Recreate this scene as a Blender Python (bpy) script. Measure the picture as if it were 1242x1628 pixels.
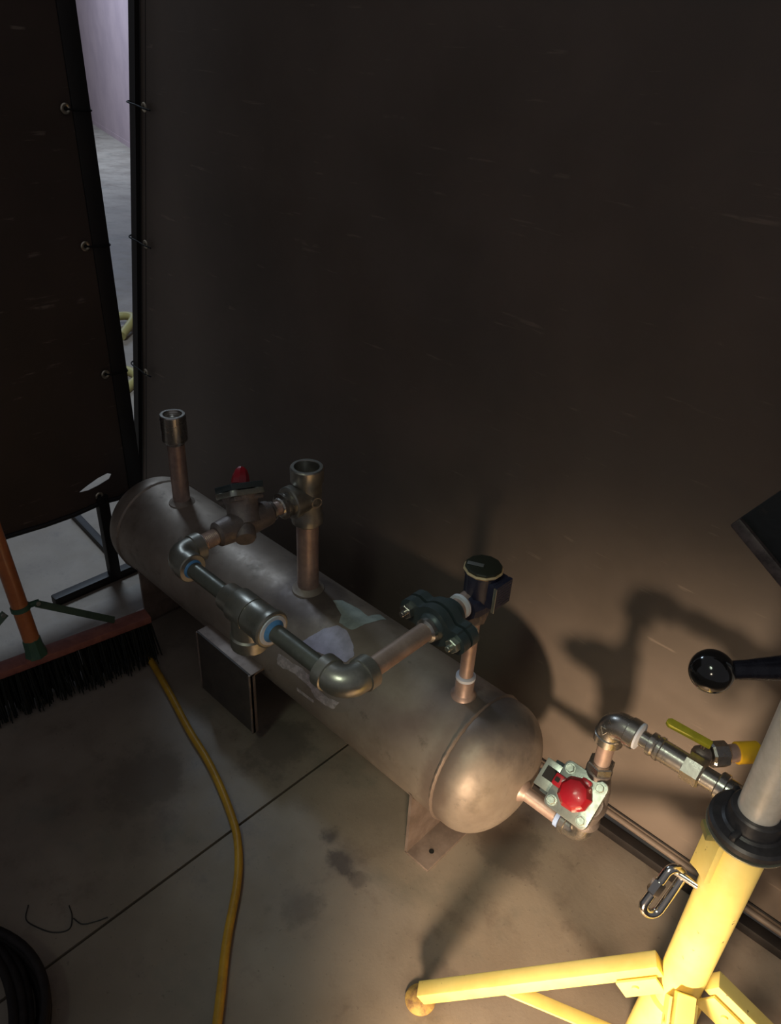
import bpy, bmesh, math, random
from mathutils import Vector, Matrix, noise
from mathutils.geometry import tessellate_polygon

for o in list(bpy.data.objects):
    bpy.data.objects.remove(o)
sc = bpy.context.scene
COL = sc.collection
random.seed(7)
V = Vector

# ------------------------------------------------------------------ camera
CP = V((1.2599, -1.0726, 1.6990))
YAW, PITCH, ROLL, FPX = 2.309535, 0.548925, 0.055750, 1218.85
Fv = V((math.cos(YAW)*math.cos(PITCH), math.sin(YAW)*math.cos(PITCH), -math.sin(PITCH)))
R0 = V((math.sin(YAW), -math.cos(YAW), 0))
U0 = R0.cross(Fv)
Rv = math.cos(ROLL)*R0 + math.sin(ROLL)*U0
Uv = -math.sin(ROLL)*R0 + math.cos(ROLL)*U0
cam_d = bpy.data.cameras.new('camera')
cam = bpy.data.objects.new('camera', cam_d)
COL.objects.link(cam)
cam.matrix_world = Matrix(((Rv.x, Uv.x, -Fv.x, CP.x), (Rv.y, Uv.y, -Fv.y, CP.y), (Rv.z, Uv.z, -Fv.z, CP.z), (0, 0, 0, 1)))
cam_d.sensor_fit = 'VERTICAL'
cam_d.sensor_height = 36.0
cam_d.lens = 36.0*FPX/1628.0
cam_d.clip_start = 0.02
cam_d.clip_end = 100
sc.camera = cam

# ------------------------------------------------------------------ world, lights, exposure
wd = bpy.data.worlds.new('World'); sc.world = wd; wd.use_nodes = True
wd.node_tree.nodes['Background'].inputs[0].default_value = (0.92, 0.92, 1.0, 1)
wd.node_tree.nodes['Background'].inputs[1].default_value = 0.12
sc.view_settings.view_transform = 'Standard'
sc.view_settings.look = 'None'
sc.view_settings.gamma = 1.0
sc.view_settings.exposure = 0.0
sc.view_settings.use_curve_mapping = False

def lamp(name, kind, loc, target, power, color, **kw):
    d = bpy.data.lights.new(name, kind)
    d.energy = power; d.color = color
    for k, v in kw.items():
        setattr(d, k, v)
    o = bpy.data.objects.new(name, d); COL.objects.link(o)
    o.location = loc
    o.rotation_euler = (V(target)-V(loc)).to_track_quat('-Z', 'Y').to_euler()
    return o

# work lamp standing low on the floor in front of the tank
lamp('work_lamp_light', 'SPOT', (1.28, -1.02, 0.34), (1.17, 0.1, -0.08), 135, (1.0, 0.74, 0.50),
     spot_size=math.radians(96), spot_blend=1.0, shadow_soft_size=0.07)
# light held up beside the photographer
lamp('hand_lamp_light', 'SPOT', (1.30, -1.0, 1.35), (1.46, 0.0, 0.28), 19, (1.0, 0.84, 0.64),
     spot_size=math.radians(72), spot_blend=1.0, shadow_soft_size=0.05)
# cool ceiling lights of the shop, over and beyond the screens
lamp('shop_light_over_tank', 'SPOT', (0.9, -2.3, 3.4), (0.72, -0.25, 0.4), 120, (0.86, 1.0, 0.78), spot_size=math.radians(25), spot_blend=1.0, shadow_soft_size=0.45)
lamp('shop_light_beyond', 'AREA', (-2.3, 0.5, 2.9), (-2.3, 0.5, 0.0), 42, (0.66, 0.82, 1.0), shape='RECTANGLE', size=0.7, size_y=0.7)
lamp('shop_light_far', 'AREA', (-11.0, 3.5, 4.6), (-12.0, 5.0, 0.3), 430, (0.56, 0.74, 1.0), shape='RECTANGLE', size=3.0, size_y=2.0)

# ------------------------------------------------------------------ materials
def mat(name, col, rough=0.5, metal=0.0, col2=None, nscale=12.0, bump=0.0, bscale=60.0, rvar=0.0, lo=0.4, hi=0.62, coat=0.0, spec=0.5, detail=6.0):
    m = bpy.data.materials.new(name); m.use_nodes = True
    nt = m.node_tree; b = nt.nodes['Principled BSDF']
    b.inputs['Base Color'].default_value = (*col, 1)
    b.inputs['Roughness'].default_value = rough
    b.inputs['Metallic'].default_value = metal
    b.inputs['Coat Weight'].default_value = coat
    b.inputs['Specular IOR Level'].default_value = spec
    tc = nt.nodes.new('ShaderNodeTexCoord')
    if col2 is not None:
        n = nt.nodes.new('ShaderNodeTexNoise'); n.inputs['Scale'].default_value = nscale; n.inputs['Detail'].default_value = detail
        n.inputs['Roughness'].default_value = 0.65
        r = nt.nodes.new('ShaderNodeValToRGB')
        r.color_ramp.elements[0].position = lo; r.color_ramp.elements[0].color = (*col, 1)
        r.color_ramp.elements[1].position = hi; r.color_ramp.elements[1].color = (*col2, 1)
        nt.links.new(tc.outputs['Object'], n.inputs['Vector'])
        nt.links.new(n.outputs['Fac'], r.inputs['Fac'])
        nt.links.new(r.outputs['Color'], b.inputs['Base Color'])
        if rvar:
            mr = nt.nodes.new('ShaderNodeMapRange')
            mr.inputs['To Min'].default_value = max(0.03, rough-rvar); mr.inputs['To Max'].default_value = rough+rvar
            mr.inputs['From Min'].default_value = 0.3; mr.inputs['From Max'].default_value = 0.7
            nt.links.new(n.outputs['Fac'], mr.inputs['Value'])
            nt.links.new(mr.outputs['Result'], b.inputs['Roughness'])
    if bump:
        n2 = nt.nodes.new('ShaderNodeTexNoise'); n2.inputs['Scale'].default_value = bscale; n2.inputs['Detail'].default_value = 4
        bp = nt.nodes.new('ShaderNodeBump'); bp.inputs['Strength'].default_value = bump; bp.inputs['Distance'].default_value = 0.002
        nt.links.new(tc.outputs['Object'], n2.inputs['Vector'])
        nt.links.new(n2.outputs['Fac'], bp.inputs['Height'])
        nt.links.new(bp.outputs['Normal'], b.inputs['Normal'])
    return m

def nodes(m):
    nt = m.node_tree
    return nt, nt.nodes['Principled BSDF']

def mathn(nt, op, a, b=None, clamp=False):
    n = nt.nodes.new('ShaderNodeMath'); n.operation = op; n.use_clamp = clamp
    for i, v in enumerate((a, b)):
        if v is None: continue
        if isinstance(v, (int, float)): n.inputs[i].default_value = v
        else: nt.links.new(v, n.inputs[i])
    return n.outputs[0]

def mixc(nt, fac, a, b, mode='MIX'):
    n = nt.nodes.new('ShaderNodeMix'); n.data_type = 'RGBA'; n.blend_type = mode
    for i, v in ((0, fac), (6, a), (7, b)):
        if isinstance(v, (int, float)): n.inputs[i].default_value = v
        elif isinstance(v, tuple): n.inputs[i].default_value = (*v, 1)
        else: nt.links.new(v, n.inputs[i])
    return n.outputs[2]

def noisen(nt, vec, scale, detail=5, rough=0.6, sc3=None, loc=None):
    if sc3 or loc:
        mp = nt.nodes.new('ShaderNodeMapping')
        if sc3: mp.inputs['Scale'].default_value = sc3
        if loc: mp.inputs['Location'].default_value = loc
        nt.links.new(vec, mp.inputs['Vector']); vec = mp.outputs[0]
    n = nt.nodes.new('ShaderNodeTexNoise'); n.inputs['Scale'].default_value = scale
    n.inputs['Detail'].default_value = detail; n.inputs['Roughness'].default_value = rough
    nt.links.new(vec, n.inputs['Vector'])
    return n.outputs['Fac']

def maprange(nt, v, a, b, c=0.0, d=1.0, smooth=True):
    n = nt.nodes.new('ShaderNodeMapRange')
    if smooth: n.interpolation_type = 'SMOOTHSTEP'
    n.inputs['From Min'].default_value = a; n.inputs['From Max'].default_value = b
    n.inputs['To Min'].default_value = c; n.inputs['To Max'].default_value = d
    nt.links.new(v, n.inputs['Value'])
    return n.outputs[0]

# tank shell: oxidised bare steel with mill stains and heat tint next to the welds
def tank_material(name):
    m = mat(name, (0.3, 0.25, 0.2), 0.5, 0.42)
    nt, b = nodes(m)
    tc = nt.nodes.new('ShaderNodeTexCoord'); ob = tc.outputs['Object']
    n1 = noisen(nt, ob, 5.0, 7, 0.62)
    n2 = noisen(nt, ob, 26.0, 6, 0.7)
    n3 = noisen(nt, ob, 9.0, 5, 0.6, (1, 1, 1), (3.1, 2.2, 0.4))
    c = mixc(nt, maprange(nt, n1, 0.38, 0.66), (0.29, 0.235, 0.19), (0.39, 0.325, 0.265))
    c = mixc(nt, maprange(nt, n3, 0.56, 0.70, 0, 0.55), c, (0.16, 0.13, 0.10))
    c = mixc(nt, maprange(nt, n2, 0.58, 0.74, 0, 0.45), c, (0.10, 0.09, 0.075))
    sx = nt.nodes.new('ShaderNodeSeparateXYZ'); nt.links.new(ob, sx.inputs[0])
    # heat tint bands round the near head seam and the middle nozzle
    d1 = mathn(nt, 'ABSOLUTE', mathn(nt, 'SUBTRACT', sx.outputs['X'], 0.60))
    d1 = mathn(nt, 'ADD', d1, mathn(nt, 'MULTIPLY', mathn(nt, 'SUBTRACT', n3, 0.5), 0.10))
    c = mixc(nt, maprange(nt, d1, 0.02, 0.055, 0.55, 0.0), c, (0.17, 0.115, 0.095))
    vd = nt.nodes.new('ShaderNodeVectorMath'); vd.operation = 'DISTANCE'; vd.inputs[1].default_value = (0.03, 0.0, 0.16)
    nt.links.new(ob, vd.inputs[0])
    d2 = mathn(nt, 'ADD', vd.outputs['Value'], mathn(nt, 'MULTIPLY', mathn(nt, 'SUBTRACT', n1, 0.5), 0.18))
    c = mixc(nt, maprange(nt, d2, 0.06, 0.14, 0.75, 0.0), c, (0.10, 0.075, 0.07))
    # blue-black weld heat patch on the near head
    vd = nt.nodes.new('ShaderNodeVectorMath'); vd.operation = 'DISTANCE'; vd.inputs[1].default_value = (0.66, 0.02, 0.15)
    nt.links.new(ob, vd.inputs[0])
    d3 = mathn(nt, 'ADD', vd.outputs['Value'], mathn(nt, 'MULTIPLY', mathn(nt, 'SUBTRACT', n1, 0.5), 0.16))
    c = mixc(nt, maprange(nt, d3, 0.05, 0.13, 0.7, 0.0), c, (0.075, 0.07, 0.085))
    nt.links.new(c, b.inputs['Base Color'])
    nt.links.new(maprange(nt, n2, 0.3, 0.7, 0.46, 0.60), b.inputs['Roughness'])
    bp = nt.nodes.new('ShaderNodeBump'); bp.inputs['Strength'].default_value = 0.12; bp.inputs['Distance'].default_value = 0.003
    nt.links.new(n2, bp.inputs['Height']); nt.links.new(bp.outputs['Normal'], b.inputs['Normal'])
    return m

M = {}
M['tank'] = tank_material('oxidised_tank_steel')
M['saddle'] = mat('saddle_steel', (0.30, 0.235, 0.20), 0.55, 0.35, (0.20, 0.15, 0.125), 14, 0.08, 80, 0.08)
M['pipe'] = mat('warm_lit_mill_scale_pipe', (0.60, 0.44, 0.37), 0.42, 0.55, (0.42, 0.30, 0.25), 18, 0.08, 120, 0.1)  # pinkish base carries warm lamp light that falls short of the pipes
M['darkpipe'] = mat('dark_schedule_pipe', (0.18, 0.185, 0.155), 0.38, 0.6, (0.14, 0.14, 0.12), 25, 0.08, 140, 0.08)
M['forged'] = mat('forged_fitting', (0.40, 0.38, 0.33), 0.36, 0.8, (0.28, 0.27, 0.235), 22, 0.12, 90, 0.08)
M['stainless'] = mat('bright_fitting', (0.56, 0.53, 0.48), 0.27, 0.95, (0.42, 0.39, 0.35), 30, 0.08, 160, 0.08)
M['valvebody'] = mat('cast_valve_body', (0.26, 0.22, 0.20), 0.50, 0.6, (0.20, 0.165, 0.15), 40, 0.35, 260, 0.06)
M['plated'] = mat('zinc_plated_steel', (0.56, 0.58, 0.50), 0.34, 0.85, (0.42, 0.44, 0.38), 40, 0.1, 200, 0.1)
M['greyflange'] = mat('grey_painted_flange', (0.075, 0.095, 0.10), 0.42, 0.3, (0.055, 0.075, 0.08), 30, 0.15, 150, 0.08)
M['navy'] = mat('navy_painted_casting', (0.022, 0.025, 0.055), 0.38, 0.1, (0.035, 0.038, 0.07), 50, 0.25, 220, 0.08)
M['navycap'] = mat('dark_cap_enamel', (0.030, 0.032, 0.022), 0.32, 0.2)
M['tagmetal'] = mat('aluminium_tag', (0.32, 0.33, 0.32), 0.4, 0.7)
M['rim_highlight_tan'] = mat('rim_highlight_tan', (0.85, 0.66, 0.38), 0.45, 0.5)  # tan tone for the painted highlight on the relief valve rim
M['tape'] = mat('thread_seal_tape', (0.72, 0.74, 0.80), 0.6, 0.0)
M['bluetape'] = mat('blue_thread_sealant', (0.08, 0.24, 0.50), 0.45, 0.0, (0.12, 0.32, 0.62), 60)
M['red'] = mat('red_valve_cap', (0.34, 0.008, 0.018), 0.30, 0.0, (0.34, 0.008, 0.016), 30, 0.15, 120, coat=0.3)
M['yellowlever'] = mat('yellow_lever_vinyl', (0.52, 0.46, 0.03), 0.5, 0, (0.40, 0.36, 0.03), 40)
M['yellowcap'] = mat('yellow_plastic_plug', (0.92, 0.55, 0.02), 0.45)
M['label'] = mat('label_residue', (0.56, 0.53, 0.66), 0.55, 0.0, (0.42, 0.40, 0.50), 26)
M['label2'] = mat('label_residue_green', (0.38, 0.43, 0.40), 0.55, 0.0, (0.28, 0.32, 0.30), 30)
M['labeledge'] = mat('label_adhesive', (0.60, 0.52, 0.50), 0.7, 0.0, (0.42, 0.36, 0.34), 60, lo=0.45, hi=0.55)
M['blackrubber'] = mat('black_plastic', (0.022, 0.022, 0.026), 0.42, 0.0, (0.03, 0.03, 0.034), 60, 0.1, 200, 0.06)
M['blackgloss'] = mat('black_gloss_knob', (0.010, 0.009, 0.009), 0.13, 0.0, coat=0.6)
M['blackbar'] = mat('black_painted_bar', (0.014, 0.014, 0.022), 0.26, 0.3, (0.02, 0.02, 0.03), 80, 0.2, 90, 0.08)
M['blackplate'] = mat('black_head_plate', (0.012, 0.012, 0.013), 0.5, 0.2, (0.05, 0.035, 0.03), 40, 0.3, 90, 0.1, 0.62, 0.8)
M['galv'] = mat('galvanised_tube', (0.88, 0.84, 0.78), 0.36, 0.35, (0.74, 0.70, 0.63), 26, 0.08, 160, 0.08)
M['chrome'] = mat('zinc_link', (0.66, 0.64, 0.60), 0.16, 1.0)
M['handle'] = mat('orange_broom_handle', (0.52, 0.17, 0.055), 0.35, 0.0, (0.42, 0.13, 0.045), 20, coat=0.3)
M['block'] = mat('red_brown_broom_block', (0.33, 0.115, 0.08), 0.6, 0.0, (0.24, 0.08, 0.06), 30)
M['bristle'] = mat('dark_green_bristles', (0.012, 0.014, 0.011), 0.75, 0.0, (0.018, 0.018, 0.014), 90, spec=0.15)
M['green'] = mat('green_socket', (0.055, 0.13, 0.075), 0.5, 0.0, (0.04, 0.10, 0.06), 30)
M['greenstrap'] = mat('green_painted_strap', (0.10, 0.15, 0.10), 0.5, 0.3, (0.08, 0.12, 0.08), 30)
M['frame'] = mat('black_screen_frame', (0.012, 0.010, 0.010), 0.5, 0.0, (0.017, 0.014, 0.013), 30, spec=0.35)
M['tie'] = mat('black_zip_tie', (0.010, 0.010, 0.010), 0.75, spec=0.2)
M['grommet'] = mat('nickel_grommet', (0.62, 0.56, 0.44), 0.3, 0.9)
M['hoseyellow'] = mat('yellow_air_hose', (0.50, 0.27, 0.020), 0.45, 0.0, (0.38, 0.20, 0.02), 24, 0.1, 80)
M['hosefar'] = mat('pale_yellow_hose', (0.40, 0.34, 0.12), 0.5)
M['cable'] = mat('black_cable', (0.011, 0.008, 0.008), 0.65, 0.0, (0.018, 0.013, 0.012), 40, spec=0.25)
M['wire'] = mat('thin_dark_wire', (0.02, 0.018, 0.016), 0.5)
M['wallm'] = mat('mauve_painted_wall', (0.36, 0.25, 0.25), 0.8, 0.0, (0.31, 0.215, 0.22), 1.6, 0.05, 20)
M['namebracket'] = mat('shaded_bracket_plate', (0.075, 0.062, 0.052), 0.55, 0.2, (0.055, 0.045, 0.04), 22, 0.08, 80)  # shade on the bracket face is put into this darker colour
M['hole'] = mat('dark_bore', (0.006, 0.006, 0.006), 0.8)

# yellow stand paint with chipped rust spots
m = mat('yellow_stand_paint', (0.86, 0.66, 0.10), 0.42, 0.0); M['yellow'] = m
nt, b = nodes(m); tc = nt.nodes.new('ShaderNodeTexCoord')
na = noisen(nt, tc.outputs['Object'], 10, 5); nb = noisen(nt, tc.outputs['Object'], 46, 6, 0.7)
c = mixc(nt, maprange(nt, na, 0.4, 0.65), (0.90, 0.74, 0.24), (0.84, 0.66, 0.19))
c = mixc(nt, maprange(nt, nb, 0.665, 0.70), c, (0.13, 0.08, 0.04))
nt.links.new(c, b.inputs['Base Color'])
m = mat('rusty_yellow_pad', (0.55, 0.36, 0.10), 0.6, 0.1, (0.22, 0.12, 0.06), 45, 0.3, 90, 0.1); M['pad'] = m
m = mat('olive_zinc_clip', (0.30, 0.29, 0.12), 0.4, 0.5); M['clip'] = m

# concrete floor
m = mat('concrete_floor', (0.2, 0.18, 0.15), 0.6); M['floor'] = m
nt, b = nodes(m); tc = nt.nodes.new('ShaderNodeTexCoord'); ob = tc.outputs['Object']
n1 = noisen(nt, ob, 2.2, 8, 0.6); n2 = noisen(nt, ob, 7.5, 8, 0.68, loc=(4, 1, 0)); n3 = noisen(nt, ob, 70, 5, 0.7); n4 = noisen(nt, ob, 3.6, 6, 0.6, loc=(9, 5, 0))
c = mixc(nt, maprange(nt, n1, 0.35, 0.65), (0.205, 0.165, 0.128), (0.285, 0.235, 0.185))
c = mixc(nt, maprange(nt, n2, 0.52, 0.72, 0, 0.6), c, (0.13, 0.095, 0.075))
c = mixc(nt, maprange(nt, n4, 0.56, 0.70, 0, 0.5), c, (0.15, 0.145, 0.12))
c = mixc(nt, maprange(nt, n3, 0.60, 0.72, 0, 0.55), c, (0.08, 0.06, 0.045))
c = mixc(nt, maprange(nt, n3, 0.27, 0.20, 0, 0.35), c, (0.48, 0.42, 0.34))
# oil stains at their own places on the slab
for (sx_, sy_, sr, st) in ((0.44, -0.27, 0.060, 0.8), (0.37, -0.25, 0.035, 0.7), (0.50, -0.28, 0.035, 0.5), (0.45, -0.42, 0.07, 0.45), (0.70, 0.06, 0.10, 0.5), (0.05, -0.16, 0.12, 0.5), (-0.1, -0.5, 0.14, 0.35), (0.78, -0.35, 0.07, 0.45)):
    vd = nt.nodes.new('ShaderNodeVectorMath'); vd.operation = 'DISTANCE'; vd.inputs[1].default_value = (sx_, sy_, 0)
    nt.links.new(ob, vd.inputs[0])
    dd = mathn(nt, 'ADD', vd.outputs['Value'], mathn(nt, 'MULTIPLY', mathn(nt, 'SUBTRACT', n2, 0.5), sr*3.2))
    c = mixc(nt, maprange(nt, dd, sr*0.35, sr, st, 0.0), c, (0.055, 0.04, 0.035))
nt.links.new(c, b.inputs['Base Color'])
nt.links.new(maprange(nt, n2, 0.3, 0.7, 0.62, 0.42), b.inputs['Roughness'])
bp = nt.nodes.new('ShaderNodeBump'); bp.inputs['Strength'].default_value = 0.25; bp.inputs['Distance'].default_value = 0.002
nt.links.new(n3, bp.inputs['Height']); nt.links.new(bp.outputs['Normal'], b.inputs['Normal'])

# brown vinyl curtain with faint pale scuffs
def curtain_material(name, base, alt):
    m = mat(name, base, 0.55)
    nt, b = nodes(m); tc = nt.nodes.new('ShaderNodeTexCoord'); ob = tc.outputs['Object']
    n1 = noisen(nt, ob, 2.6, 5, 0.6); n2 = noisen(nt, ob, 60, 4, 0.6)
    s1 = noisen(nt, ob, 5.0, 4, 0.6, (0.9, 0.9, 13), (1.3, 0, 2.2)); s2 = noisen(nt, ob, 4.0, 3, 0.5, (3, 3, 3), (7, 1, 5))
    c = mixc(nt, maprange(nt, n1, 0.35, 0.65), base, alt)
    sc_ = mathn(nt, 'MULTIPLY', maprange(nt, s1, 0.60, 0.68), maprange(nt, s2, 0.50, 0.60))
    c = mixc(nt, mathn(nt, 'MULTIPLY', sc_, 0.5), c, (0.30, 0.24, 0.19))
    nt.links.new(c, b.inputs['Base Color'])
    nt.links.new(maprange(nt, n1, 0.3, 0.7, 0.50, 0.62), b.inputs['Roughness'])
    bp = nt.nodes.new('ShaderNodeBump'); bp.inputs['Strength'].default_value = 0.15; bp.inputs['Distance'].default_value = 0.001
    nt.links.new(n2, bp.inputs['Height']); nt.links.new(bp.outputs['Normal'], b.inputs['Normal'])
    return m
M['curtain'] = curtain_material('brown_vinyl_curtain', (0.130, 0.103, 0.083), (0.162, 0.128, 0.104))
M['hem'] = curtain_material('brown_vinyl_hem', (0.128, 0.098, 0.076), (0.155, 0.118, 0.092))
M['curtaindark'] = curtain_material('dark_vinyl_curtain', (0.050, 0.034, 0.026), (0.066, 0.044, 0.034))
M['binding'] = mat('black_edge_binding', (0.012, 0.010, 0.010), 0.55)

# ------------------------------------------------------------------ mesh builder
class MB:
    def __init__(s): s.v = []; s.f = []; s.mi = []
    def add(s, vs, fs, mi=0):
        o = len(s.v); s.v += [V(p) for p in vs]; s.f += [[i+o for i in f] for f in fs]; s.mi += [mi]*len(fs)
    def box(s, c, sx, sy, sz, ax=None, bev=0.0, mi=0):
        X, Y, Z = ax if ax else (V((1, 0, 0)), V((0, 1, 0)), V((0, 0, 1)))
        c = V(c); bm = bmesh.new(); bmesh.ops.create_cube(bm, size=1.0)
        for q in bm.verts: q.co = V((q.co.x*sx, q.co.y*sy, q.co.z*sz))
        if bev: bmesh.ops.bevel(bm, geom=list(bm.edges), offset=bev, segments=2, affect='EDGES', profile=0.6)
        bm.verts.index_update()
        s.add([c+X*q.co.x+Y*q.co.y+Z*q.co.z for q in bm.verts], [[q.index for q in f.verts] for f in bm.faces], mi)
        bm.free(); return s
    def lathe(s, p, ax, prof, n=40, mi=0, poly=None, closed=False):
        """prof: list of (distance along axis, radius)"""
        ax = V(ax).normalized(); a = ax.orthogonal().normalized(); b_ = ax.cross(a); p = V(p)
        vs = []; fs = []
        for (d, r) in prof:
            for k in range(n):
                t = 2*math.pi*k/n
                vs.append(p+ax*d+(a*math.cos(t)+b_*math.sin(t))*r)
        m_ = len(prof)
        for i in range(m_-1 if not closed else m_):
            j = (i+1) % m_
            for k in range(n):
                k2 = (k+1) % n
                fs.append([i*n+k, i*n+k2, j*n+k2, j*n+k])
        if not closed:
            if prof[0][1] > 1e-6: fs.append([k for k in range(n)][::-1])
            if prof[-1][1] > 1e-6: fs.append([(m_-1)*n+k for k in range(n)])
        s.add(vs, fs, mi); return s
    def cyl(s, p0, p1, r0, r1=None, n=32, bev=0.0, mi=0):
        p0, p1 = V(p0), V(p1); L = (p1-p0).length; r1 = r0 if r1 is None else r1
        pr = [(0, r0), (L, r1)] if not bev else [(0, r0-bev), (bev, r0), (L-bev, r1), (L, r1-bev)]
        return s.lathe(p0, p1-p0, pr, n, mi)
    def tube(s, pts, r, n=16, mi=0, closed=False, flat=None):
        pts = [V(p) for p in pts]; N = len(pts)
        rr = r if isinstance(r, (list, tuple)) else [r]*N
        T = []
        for i in range(N):
            if closed: t = pts[(i+1) % N]-pts[i-1]
            else: t = pts[min(i+1, N-1)]-pts[max(i-1, 0)]
            T.append(t.normalized())
        a = T[0].orthogonal().normalized()
        if abs(T[0].z) < 0.9: a = (V((0, 0, 1))-T[0]*T[0].z).normalized()
        vs = []; fs = []
        for i in range(N):
            if i: a = (a-T[i]*a.dot(T[i])).normalized()
            b_ = T[i].cross(a)
            for k in range(n):
                t = 2*math.pi*k/n
                vs.append(pts[i]+(a*math.cos(t)*(flat or 1)+b_*math.sin(t))*rr[i])
        for i in range(N if closed else N-1):
            j = (i+1) % N
            for k in range(n):
                k2 = (k+1) % n
                fs.append([i*n+k, i*n+k2, j*n+k2, j*n+k])
        if not closed:
            fs.append([k for k in range(n)][::-1]); fs.append([(N-1)*n+k for k in range(n)])
        s.add(vs, fs, mi); return s
    def prism(s, poly, c, X, Y, Z, th, mi=0, bev=0.0):
        """2D polygon in the X,Y axes, extruded th along Z, centred"""
        c, X, Y, Z = V(c), V(X).normalized(), V(Y).normalized(), V(Z).normalized()
        bm = bmesh.new()
        lo = [bm.verts.new(V((x, y, -th/2))) for x, y in poly]
        f = bm.faces.new(lo)
        ex = bmesh.ops.extrude_face_region(bm, geom=[f])
        for q in ex['geom']:
            if isinstance(q, bmesh.types.BMVert): q.co.z += th
        bmesh.ops.recalc_face_normals(bm, faces=bm.faces)
        if bev: bmesh.ops.bevel(bm, geom=list(bm.edges), offset=bev, segments=2, affect='EDGES', profile=0.6)
        bm.verts.index_update()
        s.add([c+X*q.co.x+Y*q.co.y+Z*q.co.z for q in bm.verts], [[q.index for q in g.verts] for g in bm.faces], mi)
        bm.free(); return s
    def sphere(s, c, r, n=32, sc3=(1, 1, 1), mi=0):
        bm = bmesh.new(); bmesh.ops.create_uvsphere(bm, u_segments=n, v_segments=n//2, radius=r)
        bm.verts.index_update(); c = V(c)
        s.add([c+V((q.co.x*sc3[0], q.co.y*sc3[1], q.co.z*sc3[2])) for q in bm.verts], [[q.index for q in f.verts] for f in bm.faces], mi)
        bm.free(); return s
    def hexnut(s, p, ax, r, h, mi=0, n=6, bev=0.08):
        return s.lathe(p, ax, [(0, r), (h*(1-bev*1.5), r), (h, r*0.9)], n, mi)
    def build(s, name, m, parent=None, angle=38, origin=None, recalc=True):
        me = bpy.data.meshes.new(name)
        org = V(origin) if origin is not None else (world_of(parent) if parent else V((0, 0, 0)))
        me.from_pydata([tuple(p-org) for p in s.v], [], s.f)
        if recalc:
            bm = bmesh.new(); bm.from_mesh(me); bmesh.ops.recalc_face_normals(bm, faces=bm.faces); bm.to_mesh(me); bm.free()
        for k in (m if isinstance(m, (list, tuple)) else [m]): me.materials.append(M[k] if isinstance(k, str) else k)
        if len(me.materials) > 1:
            for p, i in zip(me.polygons, s.mi): p.material_index = i
        for p in me.polygons: p.use_smooth = True
        me.set_sharp_from_angle(angle=math.radians(angle))
        o = bpy.data.objects.new(name, me); COL.objects.link(o)
        WO[o.name] = org.copy()
        if parent:
            o.parent = parent; o.location = org-world_of(parent)
        else:
            o.location = org
        return o

WO = {}
def world_of(o): return WO.get(o.name, V((0, 0, 0)))
def thing(name, loc, label, cat, group=None):
    o = bpy.data.objects.new(name, None); COL.objects.link(o); o.location = loc; WO[o.name] = V(loc)
    o.empty_display_size = 0.05
    return tag(o, label, cat, group)
def tag(o, label, cat, group=None, kind=None):
    if label: o['label'] = label
    if cat: o['category'] = cat
    if group: o['group'] = group
    if kind: o['kind'] = kind
    return o
def struct(o): o['kind'] = 'structure'; return o
def bez(pts, n=12):
    """Catmull-Rom through points"""
    P = [V(p) for p in pts]; P = [P[0]*2-P[1]]+P+[P[-1]*2-P[-2]]; out = []
    for i in range(1, len(P)-2):
        a, b_, c, d = P[i-1:i+3]
        for k in range(n):
            t = k/n
            out.append(0.5*((2*b_)+(c-a)*t+(2*a-5*b_+4*c-d)*t*t+(3*b_-a-3*c+d)*t**3))
    out.append(P[-2]); return out

# ------------------------------------------------------------------ structure: floor, far wall
b_ = MB()
X0, X1, Y0, Y1, JX, JW = -24.0, 5.0, -7.0, 14.0, 0.1845, 0.0035
prof = [(X0, 0), (JX-JW, 0), (JX-JW, -0.012), (JX+JW, -0.012), (JX+JW, 0), (X1, 0), (X1, -0.1), (X0, -0.1)]
vs = [(x, Y0, z) for x, z in prof]+[(x, Y1, z) for x, z in prof]
n = len(prof)
b_.add(vs, [[i, (i+1) % n, n+(i+1) % n, n+i] for i in range(n)]+[list(range(n))[::-1], list(range(n, 2*n))])
struct(b_.build('floor', 'floor', angle=20))
wd_ = V((3.424, -1.176, 0)).normalized(); wn = V((-wd_.y, wd_.x, 0))
b_ = MB(); b_.box(V((-11.7, 6.113, 2.6))+wn*0.1-wd_*0.0, 22, 0.2, 5.2, (wd_, wn, V((0, 0, 1))))
b_.box(V((-11.7, 6.113, 0.04))-wn*0.0, 22, 0.01, 0.08, (wd_, wn, V((0, 0, 1))))
struct(b_.build('wall_back', 'wallm'))

# ------------------------------------------------------------------ right welding screen
YC = 0.300
scr = thing('welding_screen', (0.35, YC, 0), 'large brown vinyl welding curtain on a frame behind the tank', 'welding screen')
def edge_x(z): return -1.427+(z-0.197)*(0.342/1.569)
b_ = MB(); NX, NZ = 90, 60; XR = 2.6; ZB, ZT = 0.032, 2.25
idx = {}
for j in range(NZ+1):
    z = ZB+(ZT-ZB)*j/NZ; xl = edge_x(z)
    for i in range(NX+1):
        x = xl+(XR-xl)*i/NX
        w = min(1.0, (z-ZB)/0.5)
        y = YC+0.006*w*math.sin(x*4.3+z*0.7)+0.010*w*noise.noise(V((x*1.3, z*1.1, 0.3)))
        b_.v.append(V((x, y, z)))
for j in range(NZ):
    for i in range(NX):
        a = j*(NX+1)+i
        b_.f.append([a, a+1, a+NX+2, a+NX+1]); b_.mi.append(0)
cur = b_.build('curtain', 'curtain', scr, recalc=False)
md = cur.modifiers.new('thickness', 'SOLIDIFY'); md.thickness = 0.0016; md.offset = 1
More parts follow.
